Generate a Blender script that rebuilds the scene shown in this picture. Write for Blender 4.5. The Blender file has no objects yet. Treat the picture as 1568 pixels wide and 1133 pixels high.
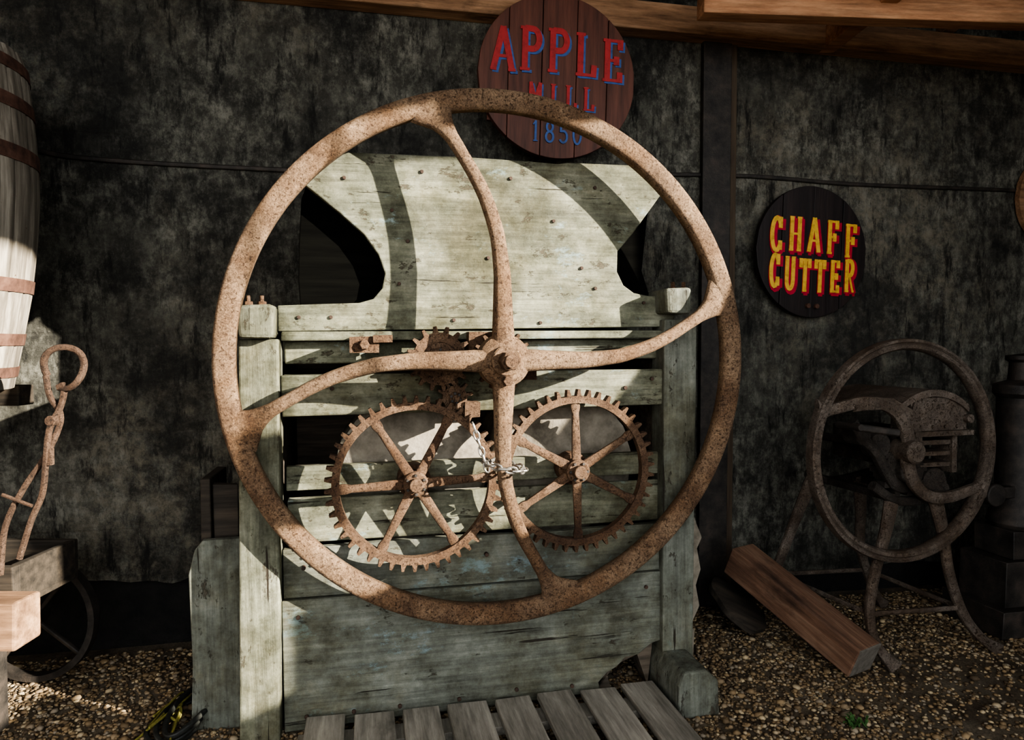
import bpy, bmesh, math, random
import numpy as np
from mathutils import Vector, Matrix, noise
random.seed(4)
C=bpy.context.scene.collection
GZ=-0.10
# ------------------------------------------------------------------ materials
class NT:
    def __init__(s,name,rough=.85,metallic=0):
        s.m=bpy.data.materials.new(name); s.m.use_nodes=True; s.N=s.m.node_tree.nodes; s.L=s.m.node_tree.links
        s.b=s.N['Principled BSDF']; s.b.inputs['Roughness'].default_value=rough; s.b.inputs['Metallic'].default_value=metallic
        s.tc=s.N.new('ShaderNodeTexCoord')
    def noi(s,scale,mapsc=(1,1,1),det=8,ro=.65,off=0):
        mp=s.N.new('ShaderNodeMapping'); mp.inputs['Scale'].default_value=mapsc; mp.inputs['Location'].default_value=(off,off,off); s.L.new(s.tc.outputs['Object'],mp.inputs[0])
        n=s.N.new('ShaderNodeTexNoise'); n.inputs['Scale'].default_value=scale; n.inputs['Detail'].default_value=det; n.inputs['Roughness'].default_value=ro
        s.L.new(mp.outputs[0],n.inputs[0]); return n.outputs['Fac']
    def ramp(s,f,p0,p1,c0=(0,0,0),c1=(1,1,1),mids=()):
        r=s.N.new('ShaderNodeValToRGB'); e=r.color_ramp.elements; e[0].position=p0; e[1].position=p1
        e[0].color=(*c0,1); e[1].color=(*c1,1)
        for i,c in enumerate(mids):
            q=e.new(p0+(p1-p0)*(i+1)/(len(mids)+1)); q.color=(*c,1)
        s.L.new(f,r.inputs[0]); return r.outputs[0]
    def mix(s,f,a,c,t='MIX'):
        x=s.N.new('ShaderNodeMixRGB'); x.blend_type=t
        for i,v in enumerate((f,a,c)):
            if isinstance(v,(int,float)): x.inputs[i].default_value=v
            elif isinstance(v,tuple): x.inputs[i].default_value=(*v,1)
            else: s.L.new(v,x.inputs[i])
        return x.outputs[0]
    def g(s,v): return (v,v,v)
    def math(s,op,a,b):
        x=s.N.new('ShaderNodeMath'); x.operation=op
        for i,v in enumerate((a,b)):
            if isinstance(v,(int,float)): x.inputs[i].default_value=v
            else: s.L.new(v,x.inputs[i])
        return x.outputs[0]
    def bump(s,h,st,dist):
        bp=s.N.new('ShaderNodeBump'); bp.inputs['Strength'].default_value=st; bp.inputs['Distance'].default_value=dist
        s.L.new(h,bp.inputs['Height']); s.L.new(bp.outputs[0],s.b.inputs['Normal'])
    def col(s,c): s.L.new(c,s.b.inputs['Base Color'])
def mat(name, cols, scale=(4,4,4), nscale=3.0, detail=8, rough=.85, bump=.3, bscale=60, speck=None, metallic=0, rmin=.3, rmax=.7, bdist=.004):
    t=NT(name,rough,metallic)
    n=t.noi(nscale,scale,detail)
    c=t.ramp(n,rmin,rmax,cols[0],cols[-1],cols[1:-1])
    if speck: c=t.mix(t.ramp(t.noi(speck[1],(1,1,1),4,.6),speck[2],speck[2]+.06),c,speck[0])
    t.col(c); s=max(scale)
    t.bump(t.math('ADD',t.noi(bscale,tuple(q/s for q in scale),6),n),bump,bdist)
    return t.m
def paintwood(name,cols,axis,blue=(.33,.42,.45),bluet=.60,dark=(.10,.075,.05),chip=.58,stain=.42,off=0.0,sk=.52):
    t=NT(name,.85)
    sc=[1,1,1]; sc[axis]=.045
    blot=t.noi(6,(1,1,1),15,.78,off)
    c=t.ramp(blot,.36,.64,cols[0],cols[3],(cols[1],cols[2]))
    sl=[1,1,1]; sl[axis]=.14
    streak=t.noi(16,tuple(sl),12,.75,off+2)
    c=t.mix(1.0,c,t.ramp(streak,.32,.68,t.g(sk),t.g(1.22)),'MULTIPLY')
    grain=t.noi(75,tuple(sc),8,.7,off)
    c=t.mix(1.0,c,t.ramp(grain,.3,.7,t.g(.62),t.g(1.22)),'MULTIPLY')
    bl=t.ramp(t.noi(4.2,tuple(sl[i]*.5+.5 for i in range(3)),14,.8,off+5),bluet,bluet+.06,t.g(0),t.g(.75))
    c=t.mix(bl,c,blue)
    big=t.ramp(t.noi(2.1,(1,1,1),12,.78,off+9),.45,.60,t.g(0),t.g(.85))
    c=t.mix(big,c,t.mix(1.0,c,(stain*1.1,stain*1.0,stain*.78),'MULTIPLY'))
    ch=t.ramp(t.noi(20,tuple(sl[i]*.6+.4 for i in range(3)),14,.8,off+3),chip,chip+.03)
    c=t.mix(t.mix(1.0,ch,t.g(.8),'MULTIPLY'),c,dark)
    crk=t.ramp(t.noi(42,tuple(sc),5,.6,off+11),.66,.69)
    c=t.mix(crk,c,tuple(x*.4 for x in dark))
    t.col(c)
    h=t.math('SUBTRACT',t.math('ADD',t.math('MULTIPLY',grain,.7),blot),t.math('MULTIPLY',ch,.35))
    h=t.math('SUBTRACT',h,crk)
    t.bump(h,.85,.006)
    return t.m
TP=[(.095,.098,.065),(.165,.17,.12),(.24,.243,.18),(.325,.33,.255)]
teal_h=paintwood('weathered_paint_h',TP,0,bluet=.57,blue=(.28,.37,.38),stain=.45,dark=(.075,.058,.038))
teal_v=paintwood('weathered_paint_v',TP,2,bluet=.60,blue=(.26,.33,.32),stain=.45,dark=(.075,.058,.038))
GP=[(.085,.085,.065),(.135,.142,.115),(.185,.195,.165),(.25,.26,.22)]
grey_h=paintwood('grey_painted_board',GP,0,blue=(.21,.29,.31),bluet=.585,dark=(.08,.065,.045),off=3,stain=.6,chip=.60,sk=.68)
grey_v=paintwood('grey_painted_post',GP,2,blue=(.18,.22,.21),bluet=.62,dark=(.08,.065,.045),off=4,stain=.55,sk=.68)
def rusty(name,cols,pit,fs=1.0,rough=.85,met=0):
    t=NT(name,rough,met)
    n=t.noi(9,(1,1,1),15,.8)
    c=t.ramp(n,.34,.66,cols[0],cols[-1],cols[1:-1])
    st=t.ramp(t.noi(3.4,(1,1,1),10,.75,4),.44,.60,t.g(0),t.g(.75))
    c=t.mix(st,c,t.mix(1.0,c,(.60,.47,.36),'MULTIPLY'))
    f=t.noi(190*fs,(1,1,1),5,.75)
    c=t.mix(1.0,c,t.ramp(f,.35,.65,t.g(.48),t.g(1.35)),'MULTIPLY')
    p=t.ramp(t.noi(95*fs,(1,1,1),6,.75,2),.565,.62)
    c=t.mix(t.mix(1.0,p,t.g(.78),'MULTIPLY'),c,pit)
    t.col(c)
    t.bump(t.math('SUBTRACT',t.math('ADD',f,n),t.math('MULTIPLY',p,.7)),1,.004)
    return t.m
rust=rusty('rusted_iron',[(.11,.066,.04),(.185,.12,.074),(.26,.175,.11),(.345,.245,.16)],(.075,.04,.024))
rustgear=rusty('rusted_gear_iron',[(.065,.036,.022),(.145,.088,.053),(.235,.155,.10)],(.04,.022,.014),1.2)
tongm=rusty('dark_rusted_iron',[(.05,.03,.02),(.10,.062,.042),(.165,.105,.072)],(.03,.02,.015),1.2)
greyiron=rusty('worn_brown_iron',[(.075,.058,.046),(.16,.13,.106),(.28,.24,.205)],(.06,.038,.027),1.2,rough=.5,met=.15)
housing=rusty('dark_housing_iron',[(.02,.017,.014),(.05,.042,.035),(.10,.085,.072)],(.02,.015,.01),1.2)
darkiron=mat('dark_iron',[(.012,.011,.010),(.035,.03,.026),(.07,.055,.045)],(5,5,5),3,bscale=150,bump=.5,rough=.6)
nailm=mat('old_nail_iron',[(.03,.02,.015),(.09,.055,.04)],(5,5,5),9)
stone=mat('mill_stone',[(.10,.085,.065),(.22,.195,.155),(.32,.29,.235)],(4,4,4),3,bscale=70,bump=.8)
inner=mat('old_inner_timber',[(.03,.025,.02),(.10,.08,.06),(.18,.145,.11)],(.6,8,9),4)
blackw=mat('black_hopper_blocker',[(.002,.002,.002),(.006,.006,.005)],(.6,8,9),4,rough=1.0)  # near-black, so the added sun-blocking panels stay dark when lit
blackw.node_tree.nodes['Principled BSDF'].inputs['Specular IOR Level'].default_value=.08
cartw=mat('dark_cart_timber',[(.012,.01,.008),(.04,.032,.024),(.075,.058,.042)],(.6,8,9),4)
barrelw=mat('barrel_stave_wood',[(.08,.07,.055),(.20,.175,.14),(.46,.42,.35)],(9,9,.6),3,speck=((.12,.08,.05),40,.68))
hoop=mat('rusty_hoop',[(.04,.022,.016),(.11,.055,.038),(.18,.10,.07)],(5,5,5),4)
signred=mat('stained_sign_wood',[(.045,.018,.012),(.11,.04,.026),(.17,.065,.042)],(8,8,.6),4,bscale=80,bump=.3,rough=.55)
signblk=mat('black_sign_wood',[(.008,.006,.006),(.018,.012,.012),(.036,.023,.021)],(8,8,.6),4,rough=.55)
def flat(name,c,rough=.6):
    return mat(name,[tuple(x*.6 for x in c),c,tuple(min(1,x*1.15) for x in c)],(5,5,5),8,bump=.1,rough=rough)
t_red=flat('red_lettering',(.38,.035,.035)); t_blue=flat('blue_lettering',(.05,.11,.30)); t_yel=flat('yellow_lettering',(.68,.42,.07)); t_red2=flat('crimson_lettering',(.44,.02,.045))
def rawwood(name,cols,axis,off=0):
    t=NT(name,.85); sc=[1,1,1]; sc[axis]=.05; sl=[1,1,1]; sl[axis]=.15
    a=t.noi(14,tuple(sl),12,.72,off); c=t.ramp(a,.33,.67,cols[0],cols[2],(cols[1],))
    gr=t.noi(70,tuple(sc),8,.7,off); c=t.mix(1.0,c,t.ramp(gr,.3,.7,t.g(.6),t.g(1.25)),'MULTIPLY')
    k=t.ramp(t.noi(5,tuple(sl[i]*.5+.5 for i in range(3)),6,.6,off+4),.60,.72,t.g(0),t.g(.8)); c=t.mix(k,c,tuple(x*.35 for x in cols[0]))
    t.col(c); t.bump(t.math('ADD',a,gr),.6,.004); return t.m
roofw=rawwood('roof_timber',[(.14,.078,.045),(.30,.175,.10),(.46,.29,.18)],0)
purlw=rawwood('roof_timber_sunlit_tone',[(.22,.105,.055),(.44,.235,.13),(.60,.36,.215)],0)  # roof timber with sunlight put into its orange tone
beamw=rawwood('brown_timber',[(.09,.05,.034),(.18,.10,.063),(.27,.17,.115)],1)
beamend=mat('timber_end',[(.10,.09,.075),(.22,.20,.17)],(6,6,6),6)
palw=rawwood('pallet_wood',[(.14,.13,.105),(.26,.24,.205),(.40,.37,.32)],1)
shedw=mat('shed_boards',[(.05,.035,.025),(.12,.09,.06)],(8,8,.6),4)
chainm=mat('steel_chain',[(.25,.24,.22),(.5,.48,.45)],(5,5,5),6,rough=.35,metallic=.8,bump=.1)
hosem=mat('dark_hose',[(.012,.013,.012),(.04,.042,.038)],(5,5,5),10,rough=.5)
rope=mat('yellow_cord',[(.12,.11,.02),(.30,.27,.07)],(5,5,5),10)
leaf=mat('weed_leaf',[(.03,.09,.02),(.08,.16,.05)],(5,5,5),10)

def wall_material():
    t=NT('tarred_wall',.85)
    base=t.ramp(t.noi(3,(1,1,1),14,.75),.34,.66,(.028,.028,.024),(.120,.117,.098))
    streak=t.ramp(t.noi(13,(1.3,1.3,.85),15,.82),.46,.59)
    big=t.ramp(t.noi(1.5,(1,1,.9),10,.75),.39,.55)
    col=t.mix(t.mix(1.0,streak,big,'MULTIPLY'),base,(.30,.295,.25))
    brown=t.ramp(t.noi(1.0,(1,1,.8),8,.65,7.3),.46,.60,t.g(0),t.g(.8))
    fine=t.ramp(t.noi(15,(1,1,1),15,.82,3.1),.45,.59)
    col=t.mix(t.mix(1.0,fine,brown,'MULTIPLY'),col,(.28,.25,.19))
    scr=t.ramp(t.noi(55,(1,1,.7),14,.85),.54,.63,(0,0,0),(.65,.65,.65))
    col=t.mix(scr,col,(.29,.28,.24))
    drip=t.ramp(t.noi(9,(2.0,2.0,.45),14,.78,1.7),.53,.62,(0,0,0),(.88,.88,.88))
    col=t.mix(drip,col,(.015,.015,.014))
    blk=t.ramp(t.noi(1.3,(1,1,1),12,.78,12.7),.48,.58,(0,0,0),(.78,.78,.78))
    col=t.mix(blk,col,(.019,.019,.018))
    t.col(col)
    br=t.N.new('ShaderNodeTexBrick'); br.inputs['Scale'].default_value=1; br.inputs['Brick Width'].default_value=.42; br.inputs['Row Height'].default_value=.2; br.inputs['Mortar Size'].default_value=.008; br.inputs['Mortar Smooth'].default_value=.8
    sp=t.N.new('ShaderNodeSeparateXYZ'); cb=t.N.new('ShaderNodeCombineXYZ'); t.L.new(t.tc.outputs['Object'],sp.inputs[0]); t.L.new(sp.outputs[0],cb.inputs[0]); t.L.new(sp.outputs[2],cb.inputs[1]); t.L.new(cb.outputs[0],br.inputs['Vector'])
    t.bump(t.math('ADD',t.math('MULTIPLY',br.outputs['Fac'],-.15),t.noi(12,(1,1,1),15,.8)),1,.020)
    return t.m
wallm=wall_material()
wallbase=mat('dark_wall_base',[(.006,.006,.006),(.02,.018,.016)],(4,4,4),4,bump=.8,bdist=.02,bscale=20)
def ground_material():
    t=NT('earth_ground',.9)
    n=t.noi(5,(1,1,1),15,.75); c=t.ramp(n,.35,.65,(.09,.063,.04),(.29,.235,.16),((.18,.14,.095),))
    c=t.mix(t.ramp(t.noi(1.1,(1,1,1),8),.5,.62,t.g(0),t.g(.8)),c,(.30,.26,.205))
    f=t.noi(120,(1,1,1),6,.8); c=t.mix(1.0,c,t.ramp(f,.35,.65,t.g(.5),t.g(1.35)),'MULTIPLY')
    t.col(c); t.bump(t.math('ADD',f,n),1,.01); return t.m
ground=ground_material()
def pebble_material():
    m=bpy.data.materials.new('gravel_stones'); m.use_nodes=True; nt=m.node_tree; b=nt.nodes['Principled BSDF']; b.inputs['Roughness'].default_value=.8
    g=nt.nodes.new('ShaderNodeNewGeometry'); r=nt.nodes.new('ShaderNodeValToRGB'); nt.links.new(g.outputs['Random Per Island'],r.inputs[0])
    e=r.color_ramp.elements; e[0].color=(.065,.045,.028,1); e[1].color=(.46,.36,.22,1)
    for p,c in ((.3,(.155,.108,.06,1)),(.6,(.27,.19,.105,1)),(.8,(.22,.185,.14,1))):
        q=e.new(p); q.color=c
    nt.links.new(r.outputs[0],b.inputs['Base Color']); return m
pebm=pebble_material()

# ------------------------------------------------------------------ mesh builder
class Acc:
    def __init__(s): s.v=[]; s.f=[]
    def add(s,vs,fs):
        o=len(s.v); s.v+= [tuple(p) for p in vs]; s.f+=[tuple(i+o for i in f) for f in fs]; return s
    def box(s,x0,x1,y0,y1,z0,z1,j=0.0):
        vs=[(x,y,z) for x in (x0,x1) for y in (y0,y1) for z in (z0,z1)]
        vs=[tuple(c+random.uniform(-j,j) for c in p) for p in vs]
        return s.add(vs,[(0,1,3,2),(4,6,7,5),(0,4,5,1),(2,3,7,6),(0,2,6,4),(1,5,7,3)])
    def prism(s,pts,y0,y1):
        n=len(pts); vs=[(p[0],y0,p[1]) for p in pts]+[(p[0],y1,p[1]) for p in pts]
        fs=[tuple(range(n)),tuple(range(2*n-1,n-1,-1))]+[(i,(i+1)%n,(i+1)%n+n,i+n) for i in range(n)]
        return s.add(vs,fs)
    def xprism(s,pts,x0,x1):
        n=len(pts); vs=[(x0,p[0],p[1]) for p in pts]+[(x1,p[0],p[1]) for p in pts]
        fs=[tuple(range(n)),tuple(range(2*n-1,n-1,-1))]+[(i,(i+1)%n,(i+1)%n+n,i+n) for i in range(n)]
        return s.add(vs,fs)
    def sweep(s,path,secs,ref=(0,1,0),closed=False,cap=True):
        n=len(path); K=12; vs=[]; fs=[]; ref=Vector(ref)
        P=[Vector(p) for p in path]
        for i,p in enumerate(P):
            t=(P[(i+1)%n]-P[i-1]) if closed else (P[min(i+1,n-1)]-P[max(i-1,0)])
            t.normalize(); a=t.cross(ref)
            if a.length<1e-3: a=t.cross(Vector((1,0,.01)))
            a.normalize(); b=a.cross(t).normalized()
            sa,sb=secs[i] if isinstance(secs,list) else secs
            for k in range(K):
                w=2*math.pi*k/K; c,d=math.cos(w),math.sin(w)
                vs.append(p+a*sa*math.copysign(abs(c)**.75,c)+b*sb*math.copysign(abs(d)**.75,d))
        m=n if closed else n-1
        for i in range(m):
            for k in range(K):
                j=(i+1)%n
                fs.append((i*K+k,i*K+(k+1)%K,j*K+(k+1)%K,j*K+k))
        if cap and not closed:
            fs.append(tuple(range(K))); fs.append(tuple((n-1)*K+k for k in range(K)))
        return s.add(vs,fs)
    def tube(s,path,r,closed=False): return s.sweep(path,(r,r),ref=(.13,.9,.21),closed=closed)
    def lathe(s,prof,c=(0,0,0),axis='y',n=96,closed=True,fn=None):
        vs=[];fs=[];m=len(prof)
        for i in range(n):
            w=2*math.pi*i/n
            for (r,h) in prof:
                if fn: r=fn(r,h,w)
                x,y=r*math.cos(w),r*math.sin(w)
                if axis=='y': p=(c[0]+x,c[1]+h,c[2]+y)
                elif axis=='z': p=(c[0]+x,c[1]+y,c[2]+h)
                else: p=(c[0]+h,c[1]+x,c[2]+y)
                vs.append(p)
        for i in range(n):
            for k in range(m if closed else m-1):
                a=i*m+k; b=i*m+(k+1)%m; j=(i+1)%n
                fs.append((a,b,j*m+(k+1)%m,j*m+k))
        if not closed:
            fs.append(tuple(i*m for i in range(n))); fs.append(tuple(i*m+m-1 for i in range(n)))
        return s.add(vs,fs)
    def cyl(s,c,r,h0,h1,axis='y',n=24,bev=.0):
        b=bev or min(r*.1,.004)
        return s.lathe([(r-b,h0),(r,h0+b),(r,h1-b),(r-b,h1)],c,axis,n,closed=False)
    def obj(s,name,m,parent=None,smooth=False,bevel=0,angle=35):
        me=bpy.data.meshes.new(name); me.from_pydata(s.v,[],s.f)
        bm=bmesh.new(); bm.from_mesh(me); bmesh.ops.recalc_face_normals(bm,faces=bm.faces); bm.to_mesh(me); bm.free()
        me.materials.append(m); o=bpy.data.objects.new(name,me); C.objects.link(o)
        if parent: o.parent=parent
        if bevel:
            q=o.modifiers.new('bev','BEVEL'); q.width=bevel; q.segments=2; q.limit_method='ANGLE'; q.angle_limit=math.radians(40)
        if smooth:
            for p in me.polygons: p.use_smooth=True
            try: me.set_sharp_from_angle(angle=math.radians(angle))
            except Exception: pass
        return o
def empty(name,loc,rot=(0,0,0)):
    e=bpy.data.objects.new(name,None); e.empty_display_size=.1; C.objects.link(e); e.location=loc; e.rotation_euler=rot; return e
def bez(pts,n=8):
    P=[Vector(p) for p in pts]; P=[P[0]*2-P[1]]+P+[P[-1]*2-P[-2]]; out=[]
    for i in range(1,len(P)-2):
        for k in range(n):
            t=k/n; a,b,c,d=P[i-1],P[i],P[i+1],P[i+2]
            out.append(.5*((2*b)+(c-a)*t+(2*a-5*b+4*c-d)*t*t+(3*b-a-3*c+d)*t**3))
    out.append(P[-2]); return out
def lerp(tab,x):
    for (a,fa),(b,fb) in zip(tab,tab[1:]):
        if x<=b: 
            t=max(0,(x-a)/(b-a)); return fa+(fb-fa)*t
    return tab[-1][1]

# ------------------------------------------------------------------ APPLE MILL
TH=math.radians(12)
mill=empty('apple_mill',(-.036,2.1,0),(0,-.010,TH))
AZ=1.106; AU=.024; RV=.10; R=.862
# flywheel
a=Acc()
Ri=R-.066
a.lathe([(Ri,.008),(Ri+.006,.0),(Ri+.016,-.004),(R-.014,-.004),(R-.003,.0),(R,.006),(R,.018),(R-.007,.021),(R-.007,.026),(R,.029),(R,.046),(R-.01,.052),(Ri+.012,.052),(Ri+.002,.042)],(AU,RV,AZ),n=180)
for s in range(4):
    base=math.pi/2+s*math.pi/2; path=[];secs=[]
    for i in range(44):
        q=i/43; rr=.05+(R-.045-.05)*q; f=rr/R
        ang=base+math.radians(lerp([(0,0),(.3,-.5),(.45,1.3),(.6,5),(.75,9.5),(.95,14.5)],f))
        v=RV-.085+.11*(f**1.6)
        path.append((AU+rr*math.cos(ang),v,AZ+rr*math.sin(ang)))
        w=lerp([(0,.040),(.15,.032),(.4,.024),(.75,.020),(.83,.022),(.88,.034),(.92,.062),(.95,.080)],f)
        secs.append((w,lerp([(0,.038),(.3,.025),(.9,.018),(1,.02)],f)))
    a.sweep(path,secs)
a.obj('flywheel',rust,mill,smooth=True,angle=50)
a=Acc(); H=(AU+.002,RV,AZ)
a.lathe([(.0005,-.12),(.050,-.12),(.066,-.113),(.080,-.10),(.083,-.05),(.070,-.03),(.0005,-.02)],H,closed=False,n=48)
a.cyl(H,.047,-.135,-.115,n=32)
a.obj('flywheel_hub',rust,mill,smooth=True)
a=Acc(); a.cyl(H,.030,-.185,-.13,n=6); a.cyl(H,.02,-.20,-.175,n=24)
a.cyl((H[0],RV,AZ-.06),.016,-.15,-.10,n=6)
a.obj('hub_nut',rustgear,mill)
a=Acc(); a.cyl((AU,0,AZ),.028,.05,.95,n=24); a.obj('flywheel_axle',darkiron,mill,smooth=True)

def gear(name,cu,cz,Ro,teeth,v0,v1,rimw,nsp,ang0,m,hubr=.04,spw=.013):
    a=Acc(); n=teeth*4; vs=[];fs=[]; Rr=Ro-.022 if Ro>.15 else Ro-.02; Ri=Rr-rimw
    for i in range(n):
        k=i%4; t=i//4; w=2*math.pi*(t+(.08,.22,.42,.56)[k])/teeth
        r=Ro if k in(1,2) else Rr
        c,s=math.cos(w),math.sin(w)
        for rr,v in ((r,v0),(r,v1),(Ri,v1),(Ri,v0)): vs.append((cu+rr*c,v,cz+rr*s))
    for i in range(n):
        j=(i+1)%n
        for k in range(4): fs.append((i*4+k,i*4+(k+1)%4,j*4+(k+1)%4,j*4+k))
    a.add(vs,fs)
    if nsp:
        for s in range(nsp):
            w=ang0+2*math.pi*s/nsp; c,d=math.cos(w),math.sin(w); path=[];secs=[]
            for q in range(12):
                rr=.02+(Ri+.004-.02)*q/11; path.append((cu+rr*c,(v0+v1)/2,cz+rr*d))
                e=q/11; wd=spw*(1.35-.5*e)*(1.0 if e<.9 else 1.5); secs.append((wd,(v1-v0)*.32))
            a.sweep(path,secs)
    else:
        a.cyl((cu,0,cz),Ri+.004,v0+.006,v1-.006,n=40)
    a.cyl((cu,0,cz),hubr,v0-.012,v1+.012,n=28,bev=.006)
    a.cyl((cu,0,cz),hubr*.55,v0-.035,v0,n=20)
    o=a.obj(name,m,mill,smooth=True,angle=30)
    b=Acc()
    for s in range(6):
        w=ang0+.5+2*math.pi*s/6; b.cyl((cu+hubr*.75*math.cos(w),0,cz+hubr*.75*math.sin(w)),.005,v0-.018,v0-.01,n=6)
    b.obj(name+'_bolts',darkiron,mill)
gear('large_gear_1',-.243,.714,.283,46,.125,.155,.024,6,math.radians(2),rustgear)
gear('large_gear_2',.301,.727,.276,46,.140,.170,.024,6,math.radians(31),rustgear)
gear('pinion_1',-.160,1.112,.105,16,.135,.17,.03,0,0,rustgear)
gear('pinion_2',.045,1.106,.10,15,.13,.165,.03,0,.2,rustgear)
gear('pinion_3',-.11,.985,.06,10,.15,.19,.02,0,.2,rustgear,hubr=.02)
a=Acc()
a.cyl((-.243,0,.714),.022,.12,.95); a.cyl((.301,0,.727),.022,.13,.95); a.cyl((-.16,0,1.112),.02,.12,.95)
a.obj('gear_axles',darkiron,mill,smooth=True)
a=Acc()
a.box(-.44,-.35,.13,.22,1.135,1.185,.002); a.box(-.37,-.31,.12,.2,1.165,1.19,.002); a.cyl((-.395,0,1.16),.016,.11,.14,n=6)
a.box(-.06,.09,.17,.25,1.07,1.2,.002); a.box(-.08,-.03,.14,.22,.92,.97,.002)
a.box(.10,.16,.14,.22,1.04,1.10,.002)
a.cyl((-.243,0,.714),.055,.17,.25); a.cyl((.301,0,.727),.055,.18,.25)
a.obj('bearing_blocks',rustgear,mill,bevel=.004)
for i,(cu,cw) in enumerate(((-.243,.714),(.301,.727))):
    a=Acc(); a.lathe([(.001,.31),(.24,.31),(.262,.325),(.262,.70),(.24,.72),(.001,.72)],(cu,0,cw),closed=False,n=64,fn=lambda r,h,w:r*(1+.012*math.sin(w*17)))
    a.obj('stone_roller_%d'%(i+1),stone,mill,smooth=True)
# frame timber
a=Acc()
a.prism([(-.665,1.205),(.70,1.215),(.70,1.325),(.60,1.325),(.545,1.335),(.506,1.362),(.482,1.41),(.484,1.48),(.543,1.547),(.66,1.70),(.645,1.785),(.3,1.783),(.27,1.777),(.18,1.781),(-.05,1.786),(-.545,1.782),(-.585,1.72),(-.575,1.675),(-.466,1.587),(-.39,1.52),(-.345,1.455),(-.325,1.395),(-.335,1.345),(-.365,1.31),(-.41,1.297),(-.665,1.288)],.24,.275)
a.obj('headboard',teal_h,mill,bevel=.004)
# near-black hopper panels added behind the cut-outs to keep sun off the wall
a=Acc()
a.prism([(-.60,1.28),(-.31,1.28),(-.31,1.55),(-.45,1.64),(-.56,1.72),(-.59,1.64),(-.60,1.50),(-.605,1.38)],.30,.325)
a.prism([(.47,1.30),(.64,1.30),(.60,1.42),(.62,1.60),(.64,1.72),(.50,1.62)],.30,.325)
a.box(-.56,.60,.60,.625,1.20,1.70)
a.obj('hopper_sun_blockers',blackw,mill,bevel=.003)
a=Acc(); a.box(-.655,.70,.22,.27,1.175,1.203,.002)
a.box(-.65,.65,.27,.30,1.100,1.172,.001); a.box(-.655,.655,.215,.28,.935,1.065,.003)
a.obj('front_rails',teal_h,mill,bevel=.005)
a=Acc(); a.box(-.65,.65,.25,.285,.685,.765,.003); a.box(-.65,.65,.25,.28,.515,.66,.003)
a.obj('middle_rails',teal_h,mill,bevel=.004)
a=Acc(); a.prism([(-.665,.34),(.64,.335),(.64,.505),(.2,.50),(-.2,.507),(-.665,.50)],.235,.265)
a.prism([(-.67,-.095),(-.3,-.088),(.1,-.09),(.405,-.085),(.40,-.05),(.43,-.02),(.47,0),(.50,.03),(.55,.035),(.60,.07),(.64,.08),(.64,.332),(-.67,.336)],.225,.26)
a.obj('lower_boards',grey_h,mill,bevel=.003)
a=Acc()
a.prism([(-.800,GZ),(-.678,GZ),(-.657,1.18),(-.775,1.18)],.18,.30)
a.obj('front_post_1',teal_v,mill,bevel=.006)
a=Acc(); a.prism([(.632,GZ+.02),(.750,GZ+.02),(.768,1.24),(.642,1.24)],.20,.31)
a.obj('front_post_2',grey_v,mill,bevel=.006)
a=Acc(); a.prism([(-.80,GZ),(-.68,GZ),(-.66,1.25),(-.775,1.25)],.85,.95); a.prism([(.632,GZ),(.750,GZ),(.765,1.25),(.645,1.25)],.72,.82)
a.obj('back_posts',grey_v,mill,bevel=.006)
a=Acc(); a.box(-.77,-.668,.13,.97,1.182,1.285,.004); a.obj('side_rail_1',teal_v,mill,bevel=.012)
a=Acc(); a.box(.625,.715,.14,.84,1.255,1.345,.004); a.obj('side_rail_2',grey_v,mill,bevel=.012)
a=Acc(); a.box(-.66,.64,.72,.75,-.05,.60,.002); a.box(-.66,.64,.72,.75,.66,1.20); a.obj('back_boards',inner,mill)
a=Acc(); a.box(-.70,-.68,.30,.85,-.05,1.1); a.box(.66,.68,.31,.72,-.05,1.1); a.obj('side_boards',inner,mill)
a=Acc()
for u,z0 in ((-.725,1.285),(.69,1.34)):
    for du in (-.02,.02):
        a.cyl((u+du,.19,0),.007,z0-.005,z0+.03,axis='z',n=10); a.cyl((u+du,.19,0),.014,z0,z0+.012,axis='z',n=6)
a.obj('rail_bolts',rustgear,mill)
a=Acc()
for u,z in ((-.45,1.70),(-.2,1.73),(.1,1.72),(.4,1.70),(-.25,1.5),(.02,1.45),(.35,1.42),(.40,1.35),(-.28,1.36),(-.6,1.25),(-.5,1.25),(-.1,1.24),(.2,1.23),(.58,1.30),(-.3,1.60),(.25,1.58)):
    a.cyl((u,0,z),.006,.234,.245,n=10)
for u,z in ((-.6,.44),(-.3,.45),(.0,.44),(.3,.45),(.58,.44),(-.6,-.05),(-.45,-.05),(-.3,-.05),(-.1,-.05),(.1,-.04),(.3,-.05),(-.62,.28),(.58,.28)):
    a.cyl((u,0,z),.007,.218,.24,n=10)
for u,z in ((-.62,1.0),(-.5,1.02),(.5,1.0),(.6,1.03)): a.cyl((u,0,z),.007,.209,.22,n=10)
a.obj('nail_heads',nailm,mill)
a=Acc(); a.prism([(-.97,GZ),(-.96,.12),(-.965,.42),(-.945,.50),(-.92,.53),(-.80,.53),(-.80,GZ)],.30,.33)
a.obj('left_side_slab',grey_v,mill,bevel=.004)
a=Acc(); a.box(-.93,-.90,.34,.6,.5,.72,.004); a.box(-.90,-.82,.36,.39,.5,.70,.004); a.obj('left_side_box',cartw,mill,bevel=.004)
a=Acc(); a.prism([(.755,.08),(.80,.10),(.83,.16),(.815,.24),(.835,.3),(.82,.38),(.84,.42),(.82,.47),(.80,.52),(.755,.52)],.30,.36)
a.prism([(.755,GZ),(.79,GZ),(.80,.08),(.755,.1)],.28,.33)
a.obj('right_side_slab',stone,mill,bevel=.004)
a=Acc(); a.prism([(.615,GZ-.01),(.765,GZ-.01),(.76,.01),(.72,.05),(.635,.05),(.615,.0)],.03,.42)
a.obj('foot_sill',grey_v,mill,bevel=.008)
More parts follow.
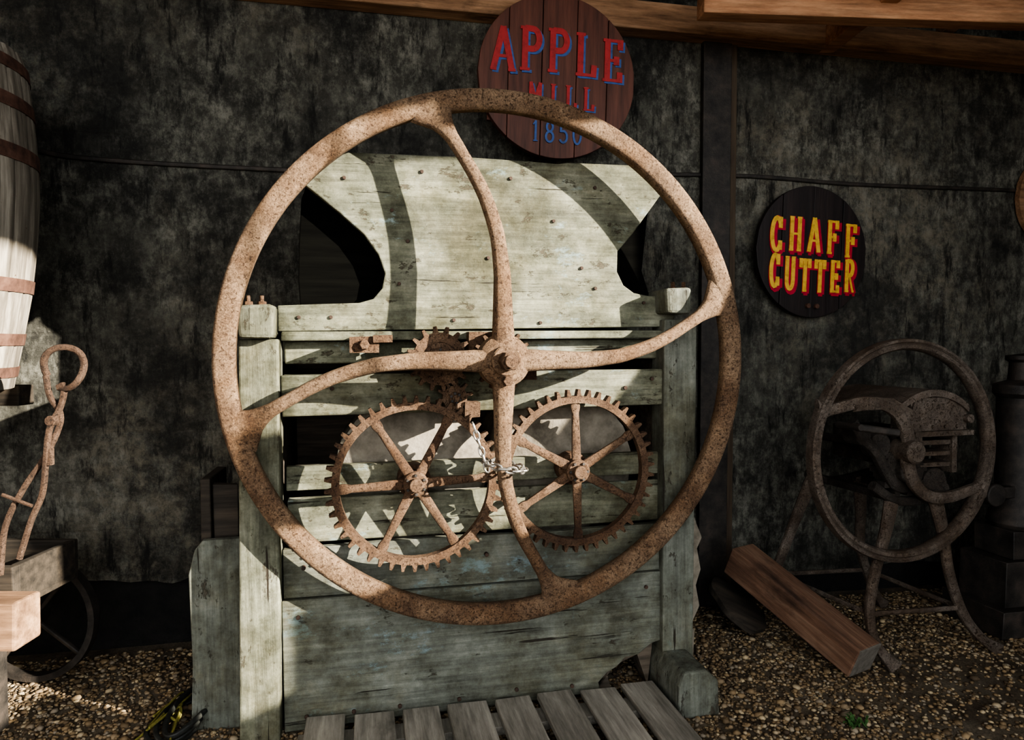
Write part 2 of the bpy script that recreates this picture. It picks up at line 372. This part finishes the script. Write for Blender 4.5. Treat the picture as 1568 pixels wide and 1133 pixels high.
a=Acc(); a.prism([(.40,GZ),(.46,GZ),(.44,-.03),(.48,-.01),(.56,.02),(.60,GZ),(.62,.06),(.50,.02)],.26,.34); a.obj('broken_splinters',inner,mill)
# chain and padlock
a=Acc()
cz=.775; n=17
for i in range(n):
    w=2*math.pi*i/n; cu=.03+.062*math.cos(w); cv=.04+.075*math.sin(w); zz=cz-.012*math.cos(w)
    t=Vector((-.062*math.sin(w),.075*math.cos(w),0)).normalized(); side=Vector((0,0,1)) if i%2 else t.cross(Vector((0,0,1)))
    a.tube([Vector((cu,cv,zz))+t*.019*math.cos(k*math.pi/5)+side*.009*math.sin(k*math.pi/5) for k in range(10)],.0035,closed=True)
for i in range(6):
    t=Vector((-.3,0,1)).normalized(); side=Vector((0,1,0)) if i%2 else Vector((1,0,.3)); p=Vector((-.03,.03,cz))+t*.026*i
    a.tube([p+t*.017*math.cos(k*math.pi/5)+side*.008*math.sin(k*math.pi/5) for k in range(10)],.003,closed=True)
a.obj('padlock_chain',chainm,mill,smooth=True)

# ------------------------------------------------------------------ PALLET
pal=empty('wooden_pallet',(-.036,2.1,0),(0,0,TH))
a=Acc(); u=-.60
for i in range(8):
    w=random.uniform(.115,.135); a.box(u,u+w,-.75,.205-random.uniform(0,.02),-.070,-.047,.002); u+=w+.028
a.box(-.62,.60,-.70,-.61,GZ,-.071); a.box(-.62,.60,.06,.15,GZ,-.071); a.box(-.62,.60,-.32,-.23,GZ,-.071)
a.obj('slats',palw,pal,bevel=.003)

# ------------------------------------------------------------------ BUILDING
OM=math.atan(.2)
def wallpt(x,off=0):
    return (math.cos(OM)*x+math.sin(OM)*off, 3.1+math.sin(OM)*x-math.cos(OM)*off,0)
a=Acc(); a.box(-4.2,4.2,.05,.15,GZ-.1,3.1); o=a.obj('wall_back',wallbase); o.location=(0,3.1,0); o.rotation_euler=(0,0,OM)
xs=np.linspace(-4.1,4.1,260); low=[]
for x in xs:
    z=.20+.05*noise.noise(Vector((x*1.7,0,0)))+.035*noise.noise(Vector((x*8,3,0)))
    if x>.9: z-=min(.18,(x-.9)*.9)
    if -.9<x<.9: z-=.1
    low.append((x,z))
vs=[];fs=[]; a=Acc()
for i,(x,z) in enumerate(low):
    vs+=[(x,0,z),(x,0,3.0),(x,.055,z),(x,.055,3.0)]
for i in range(len(low)-1):
    b=i*4;c=b+4; fs+=[(b,c,c+1,b+1),(b,b+2,c+2,c)]
a.add(vs,fs); o=a.obj('wall_back_plaster',wallm); o.location=(0,3.1,0); o.rotation_euler=(0,0,OM)
# unseen right shed wall, its heights and opening cut to shape the sunlight
a=Acc(); y=1.55
while y<3.9:
    a.box(2.85,2.875,y,y+.145,GZ,3.05,.001); y+=.15
y=-2.03
while y<1.50:
    a.box(2.85,2.875,y,y+.149,GZ,1.52 if y<.50 else (1.30 if y<.60 else 1.55),.001); y+=.15
a.xprism([(1.15,1.55),(1.56,1.55),(1.56,2.35),(1.42,1.95)],2.85,2.875)  # added brace shape that shades the right post
a.xprism([(.84,2.93),(1.56,2.66),(1.56,3.15),(.84,3.18)],2.85,2.875)  # added fascia that cuts off the sun higher up
# unseen board on two straps, added only to shade the left post
a.xprism([(.47,2.20),(.69,2.14),(.69,1.80),(.47,1.90)],2.85,2.87)
a.xprism([(.50,2.18),(.515,2.18),(.515,3.1),(.50,3.1)],2.85,2.86); a.xprism([(.65,2.14),(.665,2.14),(.665,3.1),(.65,3.1)],2.85,2.86)
a.box(2.83,2.93,-2.2,-2.1,GZ,3.25); a.box(2.83,2.93,1.50,1.56,GZ,3.1)
a.obj('wall_right_sun_blocker',shedw)
a=Acc(); y=-2
while y<3.4:
    a.box(-2.75,-2.72,y,y+.145,GZ,3.2,.001); y+=.15
a.obj('wall_left',shedw)
a=Acc(); a.add([(-3,-1.2,3.24),(3.1,-1.2,3.24),(3.1,4.0,2.86),(-3,4.0,2.86),(-3,-1.2,3.28),(3.1,-1.2,3.28),(3.1,4.0,2.90),(-3,4.0,2.90)],[(0,1,2,3),(4,5,6,7),(0,1,5,4),(1,2,6,5),(2,3,7,6),(3,0,4,7)])
a.obj('ceiling',shedw)
a=Acc(); a.box(-3.2,3.2,-.09,-.001,2.575,2.70,.003); o=a.obj('trim_wall_plate',roofw,bevel=.005); o.location=(0,3.1,0); o.rotation_euler=(0,0,OM)
a=Acc()
for x in (-2.2,-1.3,-.4,.5,1.35,2.2):
    p=wallpt(x,.1); a.add([(p[0]-.03,p[1]+.1,2.71),(p[0]+.03,p[1]+.1,2.71),(p[0]+.03,-1.1,3.10),(p[0]-.03,-1.1,3.10),(p[0]-.03,p[1]+.1,2.84),(p[0]+.03,p[1]+.1,2.84),(p[0]+.03,-1.1,3.23),(p[0]-.03,-1.1,3.23)],[(0,1,2,3),(4,5,6,7),(0,1,5,4),(1,2,6,5),(2,3,7,6),(3,0,4,7)])
a.obj('ceiling_rafters',roofw)
pu=empty('roof_purlin',(0,2.80,0),(0,math.radians(-.5),math.radians(5)))
a=Acc(); a.box(.80,2.8,-.04,.04,2.50,2.62,.004); a.obj('purlin_beam',purlw,pu,bevel=.005)
a=Acc(); a.box(1.55,1.63,-.55,.45,2.56,2.66,.002); a.box(2.1,2.6,-.35,-.27,2.44,2.52,.003); a.obj('purlin_brace',purlw,pu,bevel=.005)
a=Acc(); a.box(.905,1.05,-.035,-.001,GZ,2.575,.002); o=a.obj('trim_wall_post',darkiron,bevel=.004); o.location=(0,3.1,0); o.rotation_euler=(0,0,OM)
a=Acc(); a.box(1.052,1.085,-.02,-.001,GZ,2.575,.002); o=a.obj('trim_post_batten',shedw,bevel=.003); o.location=(0,3.1,0); o.rotation_euler=(0,0,OM)
a=Acc(); pts=[]
for X,z in ((-2.6,1.99),(-2.0,1.955),(-1.73,1.90),(-.98,1.89),(-.25,1.905),(.99,1.965),(1.68,1.955),(2.5,1.965),(3.2,1.97)):
    w=X/math.cos(OM); p=wallpt(w,.008); pts.append((p[0],p[1],z))
a.tube(bez(pts,6),.0095); a.obj('wall_cable',darkiron,smooth=True)

# ------------------------------------------------------------------ GROUND
nx,ny=160,150; vs=[];fs=[]
def gh(x,y):
    h=.012*noise.noise(Vector((x*1.3,y*1.3,0)))+.008*noise.noise(Vector((x*5,y*5,2)))
    return GZ+h-.006
X=np.linspace(-3.2,3.4,nx); Y=np.linspace(-.5,4.0,ny)
for y in Y:
    for x in X: vs.append((x,y,gh(x,y)))
for j in range(ny-1):
    for i in range(nx-1): fs.append((j*nx+i,j*nx+i+1,(j+1)*nx+i+1,(j+1)*nx+i))
a=Acc(); a.add(vs,fs); 
a.box(-12,12,-12,-.49,GZ-.2,GZ-.012); a.box(3.39,12,-.49,4,GZ-.2,GZ-.012); a.box(-12,-3.19,-.49,4,GZ-.2,GZ-.012)
floor_o=a.obj('floor',ground,smooth=True)
def icosa():
    t=(1+5**.5)/2
    v=np.array([(-1,t,0),(1,t,0),(-1,-t,0),(1,-t,0),(0,-1,t),(0,1,t),(0,-1,-t),(0,1,-t),(t,0,-1),(t,0,1),(-t,0,-1),(-t,0,1)],float); v/=np.linalg.norm(v[0])
    f=np.array([(0,11,5),(0,5,1),(0,1,7),(0,7,10),(0,10,11),(1,5,9),(5,11,4),(11,10,2),(10,7,6),(7,1,8),(3,9,4),(3,4,2),(3,2,6),(3,6,8),(3,8,9),(4,9,5),(2,4,11),(6,2,10),(8,6,7),(9,8,1)])
    return v,f
iv,iff=icosa(); rng=np.random.default_rng(3)
V=[];n=0; NP=36000
while n<NP:
    x=rng.uniform(-2.3,2.9); y=rng.uniform(1.5,3.7)
    if abs(x)>y*.82+.1 or y>3.08+.2*x: continue
    if x>1.2 and y<2.75 and rng.random()<.65*min(1,(x-1.2)/.3): continue
    s=rng.uniform(.0035,.009)*(1.8 if rng.random()<.05 else 1)
    q=iv*(1+rng.uniform(-.25,.25,(12,1)))*np.array([s*rng.uniform(.8,1.3),s*rng.uniform(.8,1.3),s*.65])
    w=rng.uniform(0,6.28); c,d=math.cos(w),math.sin(w)
    q=q@np.array([[c,-d,0],[d,c,0],[0,0,1]]); V.append(q+np.array([x,y,gh(x,y)+s*rng.uniform(.1,.6)])); n+=1
V=np.concatenate(V); F=(iff[None]+12*np.arange(NP)[:,None,None]).reshape(-1,3)
me=bpy.data.meshes.new('gravel'); me.vertices.add(len(V)); me.vertices.foreach_set('co',V.ravel()); me.loops.add(F.size); me.loops.foreach_set('vertex_index',F.ravel().astype(np.int32))
me.polygons.add(len(F)); me.polygons.foreach_set('loop_start',np.arange(0,F.size,3,dtype=np.int32)); me.update(calc_edges=True); me.validate()
me.materials.append(pebm); o=bpy.data.objects.new('gravel',me); C.objects.link(o); o.parent=floor_o

# ------------------------------------------------------------------ SIGNS
def arc(cx,cy,rx,ry,a0,a1,n=10): return [(cx+rx*math.cos(math.radians(a0+(a1-a0)*i/n)),cy+ry*math.sin(math.radians(a0+(a1-a0)*i/n))) for i in range(n+1)]
G={
'A':[[(.02,0),(.3,1)],[(.3,1),(.58,0)],[(.13,.33),(.47,.33)],[(-.06,.03),(.12,.03)],[(.46,.03),(.68,.03)]],
'P':[[(.12,0),(.12,1)],[(.12,.96)]+arc(.34,.73,.2,.23,90,-90)+[(.12,.50)],[(-.02,.03),(.27,.03)],[(-.02,.97),(.12,.97)]],
'L':[[(.14,0),(.14,1)],[(.0,.04),(.56,.04)],[(.54,.0),(.56,.28)],[(0,.97),(.28,.97)]],
'E':[[(.14,0),(.14,1)],[(0,.96),(.54,.96)],[(.14,.5),(.42,.5)],[(0,.04),(.54,.04)],[(.53,1),(.53,.76)],[(.53,0),(.53,.24)],[(.42,.6),(.42,.4)]],
'M':[[(.06,0),(.06,1)],[(.06,1),(.32,.3)],[(.32,.3),(.58,1)],[(.58,1),(.58,0)],[(-.04,.03),(.16,.03)],[(.48,.03),(.68,.03)]],
'I':[[(.3,0),(.3,1)],[(.16,.03),(.44,.03)],[(.16,.97),(.44,.97)]],
'1':[[(.3,0),(.3,1)],[(.14,.8),(.3,1)],[(.16,.03),(.44,.03)]],
'8':[arc(.3,.75,.19,.22,0,360,16),arc(.3,.27,.23,.25,0,360,16)],
'5':[[(.5,.97),(.14,.97),(.12,.55)]+arc(.28,.32,.24,.28,110,-150,12)],
'0':[arc(.3,.5,.24,.47,0,360,20)],
'C':[arc(.33,.5,.25,.47,40,320,16),[(.53,1),(.53,.68)],[(.53,.32),(.53,.05)]],
'H':[[(.1,0),(.1,1)],[(.52,0),(.52,1)],[(.1,.5),(.52,.5)],[(-.02,.03),(.22,.03)],[(-.02,.97),(.22,.97)],[(.4,.03),(.64,.03)],[(.4,.97),(.64,.97)]],
'F':[[(.14,0),(.14,1)],[(0,.96),(.54,.96)],[(.14,.5),(.42,.5)],[(0,.03),(.28,.03)],[(.53,1),(.53,.74)],[(.42,.62),(.42,.38)]],
'U':[[(.1,1),(.1,.3)]+arc(.31,.3,.21,.27,180,360,10)+[(.52,1)],[(-.02,.97),(.22,.97)],[(.42,.97),(.64,.97)]],
'T':[[(.3,0),(.3,1)],[(0,.95),(.6,.95)],[(.16,.03),(.44,.03)],[(.01,1),(.01,.72)],[(.59,1),(.59,.72)]],
'R':[[(.12,0),(.12,1)],[(.12,.96)]+arc(.33,.74,.19,.22,90,-90)+[(.12,.52)],[(.3,.5),(.56,.02)],[(-.02,.03),(.26,.03)],[(-.02,.97),(.12,.97)],[(.5,.03),(.66,.03)]],
}
def text(name,txt,cx,z0,h,adv,m,parent,y,wd=.14,dx=0,dz=0,archf=0,sx=.8,grow=0):
    a=Acc(); W=(len(txt)-1)*adv; lay=0
    for i,ch in enumerate(txt):
        x0=cx-W/2+i*adv
        for st in G[ch]:
            lay+=1; yy=y-.0003*(lay%7)
            P=[(x0+(px-.3)*h*sx+dx, z0+pz*h+dz-archf*((x0-cx)/(W/2+1e-6))**2) for px,pz in st]
            vert=len(st)==2 and abs(st[0][0]-st[1][0])<.2*abs(st[0][1]-st[1][1])
            w=h*(wd if (vert or len(st)>3 or abs(st[0][1]-st[1][1])>.6) else wd*.5)/2+grow
            L=[];Rr=[]
            for k,p in enumerate(P):
                q=P[min(k+1,len(P)-1)]; o=P[max(k-1,0)]; t=Vector((q[0]-o[0],q[1]-o[1])); t.normalize(); nn=(-t[1]*w,t[0]*w)
                L.append((p[0]+nn[0],p[1]+nn[1])); Rr.append((p[0]-nn[0],p[1]-nn[1]))
            vs=[(q[0],yy,q[1]) for q in L+Rr]+[(q[0],y+.003,q[1]) for q in L+Rr]; k=len(P); fs=[]
            for j in range(k-1):
                fs+=[(j,j+1,k+j+1,k+j),(j,j+1,2*k+j+1,2*k+j),(k+j,k+j+1,3*k+j+1,3*k+j)]
            fs+=[(0,k,3*k,2*k),(k-1,2*k-1,4*k-1,3*k-1)]
            a.add(vs,fs)
    return a.obj(name,m,parent)
def plank_disc(par,Rd,widths,m,thick=.03):
    a=Acc(); x=-Rd
    for i,w in enumerate(widths):
        x1=min(x+w*2*Rd-.003,Rd) ; x0=x
        up=[];dn=[]
        for k in range(13):
            xx=x0+(x1-x0)*k/12; zz=math.sqrt(max(0,Rd*Rd-xx*xx)); up.append((xx,zz)); dn.append((xx,-zz))
        pts=up+dn[::-1]
        if abs(up[0][1])<1e-4: pts=pts[:-1]
        if abs(up[-1][1])<1e-4: pts=[p for j,p in enumerate(pts) if j!=13]
        o=random.uniform(-.002,.002); a.prism(pts,-thick+o,0+o); x+=w*2*Rd
    a.obj('planks',m,par,bevel=.002)
s1=empty('apple_mill_sign',(.192,3.138-.105,2.315),(0,math.radians(1.5),OM))
plank_disc(s1,.350,[.19,.21,.22,.2,.18],signred)
text('apple_letters_shadow','APPLE',0,.015,.185,.122,t_blue,s1,-.033,dx=.010,dz=-.008,archf=.015)
text('apple_letters','APPLE',0,.015,.185,.122,t_red,s1,-.036,archf=.015)
text('mill_letters_shadow','MILL',0.02,-.135,.10,.080,t_blue,s1,-.033,dx=.008,dz=-.006)
text('mill_letters','MILL',0.02,-.135,.10,.080,t_red,s1,-.036)
text('date_digits','1850',0.0,-.285,.088,.062,t_blue,s1,-.036,wd=.11)
a=Acc(); a.box(-.3,.3,0.002,.02,.12,.16); a.box(-.3,.3,.002,.02,-.2,-.16); a.obj('back_battens',signred,s1)
s2=empty('chaff_cutter_sign',(1.455,3.387-.012,1.609),(0,math.radians(2),OM+math.radians(5)))
plank_disc(s2,.318,[.22,.28,.27,.23],signblk,.025)
def twotone(nm,t,z0,h,adv,sx,ar):
    text(nm+'_shadow',t,0,z0,h,adv,t_red2,s2,-.028,wd=.16,dx=.009,dz=-.008,sx=sx,archf=ar,grow=.008)
    text(nm,t,0,z0,h,adv,t_yel,s2,-.031,wd=.13,sx=sx,archf=ar)
twotone('chaff_letters','CHAFF',.0,.165,.108,.62,.012)
twotone('cutter_letters','CUTTER',-.195,.16,.087,.52,-.012)
a=Acc()
for x in (-.02,.03): a.cyl((x,0,-.262),.012,-.04,-.025,n=14)
a.obj('sign_bolts',hoop,s2)
s3=empty('round_wooden_sign',(2.86,3.66,1.92),(0,0,OM)); plank_disc(s3,.24,[.33,.34,.33],roofw,.03)

# ------------------------------------------------------------------ SMALL CHAFF CUTTER
cc=empty('chaff_cutter',(1.555,2.68,0),(0,0,math.radians(15)))
CZ=.739
a=Acc(); a.lathe([(.398,.008),(.405,-.002),(.418,-.004),(.424,.004),(.430,-.004),(.440,-.002),(.443,.01),(.443,.034),(.436,.042),(.404,.042),(.397,.03)],(0,0,CZ),n=120)
base=[(-.405,.165),(-.34,.172),(-.22,.195),(-.11,.185),(-.035,.13),(0,.05),(0,0)]
for sg in (1,-1):
    pth=bez([(sg*x,.02-.02*(1-abs(x)/.4),CZ+sg*z) for x,z in base],6); n=len(pth)
    a.sweep(pth,[(lerp([(0,.05),(.06,.034),(.14,.022),(.6,.026),(1,.034)],i/(n-1)),.016) for i in range(n)])
a.lathe([(.0005,-.05),(.035,-.05),(.045,-.04),(.045,.05),(.0005,.06)],(0,0,CZ),closed=False,n=32)
a.obj('hand_wheel',greyiron,cc,smooth=True,angle=40)
a=Acc(); a.prism([(-.26,.90),(-.20,.955),(-.08,.95),(.02,.90),(.06,.82),(.075,.72),(.035,.70),(.02,.80),(-.02,.865),(-.10,.905),(-.2,.905)],-.005,.006)
a.obj('cutting_blade',greyiron,cc,bevel=.002)
a=Acc(); a.cyl((-.33,0,.855),.012,-.12,.0); a.sweep([(-.33,-.10,.855),(-.16,-.11,.83)],(.014,.014)); a.obj('crank_handle',darkiron,cc,smooth=True)
a=Acc()
for i in range(3): a.box(.05,.25,.03,.11,.665+i*.045,.683+i*.045,.001)
a.box(.03,.058,.02,.12,.64,.93); a.box(.24,.265,.02,.12,.64,.93)
n=14; top=[(-.03+.33*i/n, .865+.115*math.sin(math.pi*(.12+.80*i/n))**.6) for i in range(n+1)]
low_=[(x,max(.80,z-.028)) for x,z in top][::-1]
a.prism(top+low_,.0,.42)
a.prism([(.03,.80),(.30,.80),(.30,.90),(.27,.945),(.05,.95),(.03,.9)],.012,.055)
a.prism([(.02,.795),(.31,.795),(.31,.815),(.02,.815)],-.015,.05)
for i in range(4): a.cyl((.07+i*.06,0,.83),.007,.004,.014,n=8)
a.cyl((.30,0,.86),.018,-.01,.4,n=14)
a.obj('feed_mouth',greyiron,cc,bevel=.004)
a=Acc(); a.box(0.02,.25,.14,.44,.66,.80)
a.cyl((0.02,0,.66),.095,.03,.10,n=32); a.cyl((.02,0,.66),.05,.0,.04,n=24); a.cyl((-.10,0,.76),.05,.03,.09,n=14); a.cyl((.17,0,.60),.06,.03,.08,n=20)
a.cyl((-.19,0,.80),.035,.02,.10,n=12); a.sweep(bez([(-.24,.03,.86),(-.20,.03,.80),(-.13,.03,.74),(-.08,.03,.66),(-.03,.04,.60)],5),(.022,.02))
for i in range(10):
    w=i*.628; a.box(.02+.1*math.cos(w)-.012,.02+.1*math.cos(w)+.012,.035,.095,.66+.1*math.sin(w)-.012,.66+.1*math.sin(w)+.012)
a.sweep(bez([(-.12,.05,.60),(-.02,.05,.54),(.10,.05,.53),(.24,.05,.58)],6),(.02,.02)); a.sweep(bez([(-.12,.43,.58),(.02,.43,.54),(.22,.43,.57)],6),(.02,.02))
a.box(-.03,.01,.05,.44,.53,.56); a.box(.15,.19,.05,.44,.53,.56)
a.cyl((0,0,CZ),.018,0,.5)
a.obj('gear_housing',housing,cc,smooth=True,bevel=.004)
a=Acc()
def leg(pts,y): 
    pth=bez([(u,yy,z) for (u,z),yy in zip(pts,y)],7); n=len(pth); a.sweep(pth,[(lerp([(0,.035),(.3,.024),(.85,.019),(1,.03)],i/(n-1)),.014) for i in range(n)])
leg([(-.02,.56),(-.06,.42),(-.12,.25),(-.15,.10),(-.13,-.02),(-.085,GZ+.005)],[.05,.04,.03,.02,0,-.05])
leg([(.18,.56),(.22,.40),(.25,.22),(.31,.06),(.38,-.04),(.45,GZ+.005)],[.05,.04,.03,.02,0,-.03])
leg([(-.10,.56),(-.15,.42),(-.22,.22),(-.25,.12),(-.21,.0),(-.18,GZ+.005)],[.42,.44,.46,.47,.48,.52])
leg([(.15,.56),(.18,.40),(.20,.22),(.26,.06),(.32,-.04),(.38,GZ+.005)],[.42,.44,.46,.47,.48,.5])
a.sweep([(-.145,.02,.10),(.30,.02,.08)],(.010,.007)); a.sweep([(-.245,.47,.12),(.24,.47,.10)],(.010,.007))
a.sweep([(-.145,.02,.10),(-.245,.47,.12)],(.010,.007)); a.sweep([(.30,.02,.08),(.24,.47,.10)],(.010,.007))
a.obj('cast_legs',greyiron,cc,smooth=True)

# ------------------------------------------------------------------ SQUARED TIMBER ON GROUND
def beam_between(name,p0,p1,w,h,m,mend=None):
    P0=Vector(p0);P1=Vector(p1);d=P1-P0; Ln=d.length; e=empty(name,p0,(0,0,0)); e.rotation_mode='QUATERNION'; e.rotation_quaternion=d.to_track_quat('Y','Z')
    a=Acc(); a.box(-w/2,w/2,0,Ln,-h/2,h/2,.003); a.obj('timber_body',m,e,bevel=.006)
    if mend: b=Acc(); b.box(-w/2+.003,w/2-.003,-.004,.002,-h/2+.003,h/2-.003,.001); b.obj('timber_end',mend,e)
    return e
beam_between('squared_timber',(1.335,2.555,-.035),(1.02,3.06,.20),.14,.125,beamw,beamend)
e=empty('stone_slab',(1.00,3.0,.0),(math.radians(25),math.radians(28),.3))
a=Acc(); a.lathe([(.001,-.02),(.13,-.02),(.145,-.01),(.145,.012),(.13,.02),(.001,.02)],(0,0,0),axis='z',closed=False,n=40,fn=lambda r,h,w:r*(1+.06*math.sin(3*w+1)+.03*math.sin(7*w)))
a.obj('slab',cartw,e,smooth=True)

# ------------------------------------------------------------------ IRON PRESS at right edge
e=empty('iron_press',(2.30,3.08,0),(0,0,math.radians(12)))
a=Acc(); a.box(-.25,.3,-.16,.16,GZ,.02,.004); a.box(-.2,.25,-.12,.12,.02,.22,.004); a.box(-.14,.2,-.1,.1,.22,.34,.003)
a.lathe([(.001,.34),(.12,.34),(.13,.36),(.12,.40),(.10,.44),(.10,.92),(.115,.94),(.115,.98),(.06,1.0),(.055,1.08),(.07,1.09),(.07,1.11),(.001,1.12)],(0.0,0,0),axis='z',closed=False,n=32)
a.box(-.22,-.08,-.05,.05,.48,.53); a.cyl((-.2,0,.5),.05,-.07,.07)
a.obj('press_body',darkiron,e,smooth=True,bevel=.006)

# ------------------------------------------------------------------ BARREL + STAND
bl=empty('wooden_barrel',(-1.945,2.20,1.018),(0,math.radians(2),0)); bl.scale=(.95,.95,.97)
def stave(r,h,w):
    q=(w*26/(2*math.pi))%1; return r-(.005 if q<.08 or q>.92 else 0)
prof=[(.001,0),(.285,0),(.295,.0),(.32,.15),(.345,.32),(.362,.52),(.366,.66),(.360,.8),(.345,.95),(.325,1.10),(.31,1.14),(.29,1.14),(.285,1.11),(.001,1.11)]
a=Acc(); a.lathe(prof,axis='z',closed=False,n=208,fn=lambda r,h,w:stave(r,h,w) if r>.28 else r); a.obj('staves',barrelw,bl,smooth=True,angle=30)
a=Acc()
def rb(h): return lerp([(0,.295),(.15,.32),(.32,.345),(.52,.362),(.66,.366),(.8,.36),(.95,.345),(1.1,.325)],h)
for h0,h1 in ((.04,.075),(.15,.19),(.33,.375),(.76,.81),(.93,.975),(1.06,1.10)):
    a.lathe([(rb(h0)-.004,h0),(rb(h0)+.004,h0),(rb(h1)+.004,h1),(rb(h1)-.004,h1)],axis='z',n=72)
a.obj('iron_hoops',hoop,bl,smooth=True)
a=Acc(); a.tube([(.30,-.16,.05),(.36,-.19,.05)],.014); a.tube([(.345,-.183,.035),(.345,-.183,.085)],.009); a.tube([(.345,-.14,.52),(.395,-.16,.52)],.02); a.tube([(.36,-.17,.50),(.40,-.16,.56)],.012)
a.obj('barrel_tap',inner,bl,smooth=True)
st=empty('barrel_stand',(-1.945,2.20,0))
a=Acc(); a.box(-.45,.20,-.30,-.22,.94,1.012); a.box(-.45,.20,.22,.30,.94,1.012)
for x in (-.45,-.25):
    for y in (-.29,.23): a.box(x,x+.06,y,y+.06,GZ,.94)
a.obj('stand_frame',cartw,st,bevel=.005)

# ------------------------------------------------------------------ TONGS
tg=empty('iron_tongs',(-1.36,2.08,0))
a=Acc(); c=Vector((0.0,0,1.085))
a.tube([c+Vector((.060*math.cos(w),.01*math.sin(2*w),.062*math.sin(w)*1.02)) for w in [math.radians(-110+ i*13) for i in range(25)]],.0095)
s0=c+Vector((.060*math.cos(math.radians(-110)),0,.062*math.sin(math.radians(-110))))
s1_=c+Vector((.060*math.cos(math.radians(202)),0,.062*math.sin(math.radians(202))*1.0))
a.tube(bez([s1_,(-.045,0,1.0),(-.02,.01,.93),(-.06,.0,.82),(-.13,0,.72),(-.19,0,.60),(-.21,0,.45)]),.0085)
a.tube(bez([s0,(.0,0,1.03),(-.012,0,.97),(-.04,-.012,.90),(-.055,-.01,.80),(-.075,0,.70),(-.11,0,.62),(-.15,0,.5)]),.0085)
a.tube([(-.10,-.01,.665),(-.19,-.01,.70)],.005); a.cyl((-.035,0,.925),.016,-.02,.02)
a.box(-.056,-.038,-.016,.004,.79,.84)
a.obj('tong_arms',tongm,tg,smooth=True)

# ------------------------------------------------------------------ HANDCART
ct=empty('wooden_handcart',(0,0,0))
a=Acc(); a.box(-2.0,-1.56,2.12,2.145,.34,.46,.003); a.box(-2.0,-1.56,2.42,2.445,.34,.46,.003); a.box(-1.585,-1.56,2.145,2.42,.34,.46,.003); a.box(-2.0,-1.56,2.12,2.44,.32,.345)
a.obj('tray',cartw,ct,bevel=.004)
a=Acc(); a.box(-2.0,-1.465,1.99,2.11,.25,.395,.004); a.obj('front_timber',roofw,ct,bevel=.008)
a=Acc(); a.lathe([(.212,-.02),(.235,-.02),(.235,.02),(.212,.02)],(-1.78,2.52,.14),n=64); a.cyl((-1.78,2.52,.14),.03,-.05,.05)
for i in range(4):
    w=i*math.pi/2+.9; a.tube([(-1.78,2.52,.14),(-1.78+.21*math.cos(w),2.52,.14+.21*math.sin(w))],.009)
a.cyl((-1.78,2.52,.14),.014,-.4,.03)
a.box(-1.98,-1.93,2.05,2.1,GZ,.25); a.box(-1.72,-1.66,2.17,2.22,GZ,.32)
a.obj('iron_wheel',darkiron,ct,smooth=True)

# ------------------------------------------------------------------ HOSE, WEED
e=empty('coiled_hose',(-1.10,2.22,GZ))
a=Acc()
for k in range(3):
    a.tube(bez([(.02*k+.075*math.cos(w)*(1-.1*k),.02*k+.14*math.sin(w)*(1+.1*k),.015+.017*k+.012*math.sin(2*w+k)) for w in np.linspace(0,6.0,12)],5),.0085)
a.tube(bez([(.05,.10,.03),(.07,.22,.05),(.06,.30,.14),(.09,.33,.26)],6),.0085)
a.obj('hose_loops',hosem,e,smooth=True)
a=Acc()
for k in range(3):
    pts=[(random.uniform(-.08,.05),random.uniform(-.16,.12),random.uniform(.02,.06)) for i in range(6)]
    a.tube(bez(pts,6),.0035)
a.obj('yellow_tie',rope,e,smooth=True)
e=empty('weed_plant',(1.14,2.22,GZ))
a=Acc()
for k in range(26):
    w=random.uniform(0,6.28); l=random.uniform(.02,.04); h=random.uniform(.01,.03); p=Vector((random.uniform(-.03,.03),random.uniform(-.02,.02),0)); d=Vector((math.cos(w),math.sin(w),0)); s=Vector((-d.y,d.x,0))*.005
    a.add([p-s*.4,p+s*.4,p+d*l*.6+s+Vector((0,0,h)),p+d*l+Vector((0,0,h*.8)),p+d*l*.6-s+Vector((0,0,h))],[(0,1,2,3,4)])
a.obj('weed_leaves',leaf,e)

# ------------------------------------------------------------------ LIGHT
sd=Vector((-.2247,.0953,-.080))
s=bpy.data.lights.new('sun','SUN'); s.energy=14.0; s.angle=math.radians(.5); s.color=(1,.92,.78)
so=bpy.data.objects.new('sun',s); C.objects.link(so); so.rotation_euler=sd.to_track_quat('-Z','Y').to_euler(); so.location=(6,-5,5)
w=bpy.data.worlds.new('sky'); bpy.context.scene.world=w; w.use_nodes=True; nt=w.node_tree
bg=nt.nodes['Background']; bg.inputs[0].default_value=(.95,.98,1.0,1); bg.inputs[1].default_value=2.45
bpy.context.scene.view_settings.view_transform='AgX'
try: bpy.context.scene.view_settings.look='AgX - High Contrast'
except Exception: pass
bpy.context.scene.view_settings.exposure=0.42
cam=bpy.data.cameras.new('camera'); co=bpy.data.objects.new('camera',cam); C.objects.link(co)
co.location=(0,0,1.15); co.rotation_euler=(math.radians(90-1.96),0,0); cam.sensor_width=36; cam.lens=24.1; cam.clip_start=.02
bpy.context.scene.camera=co
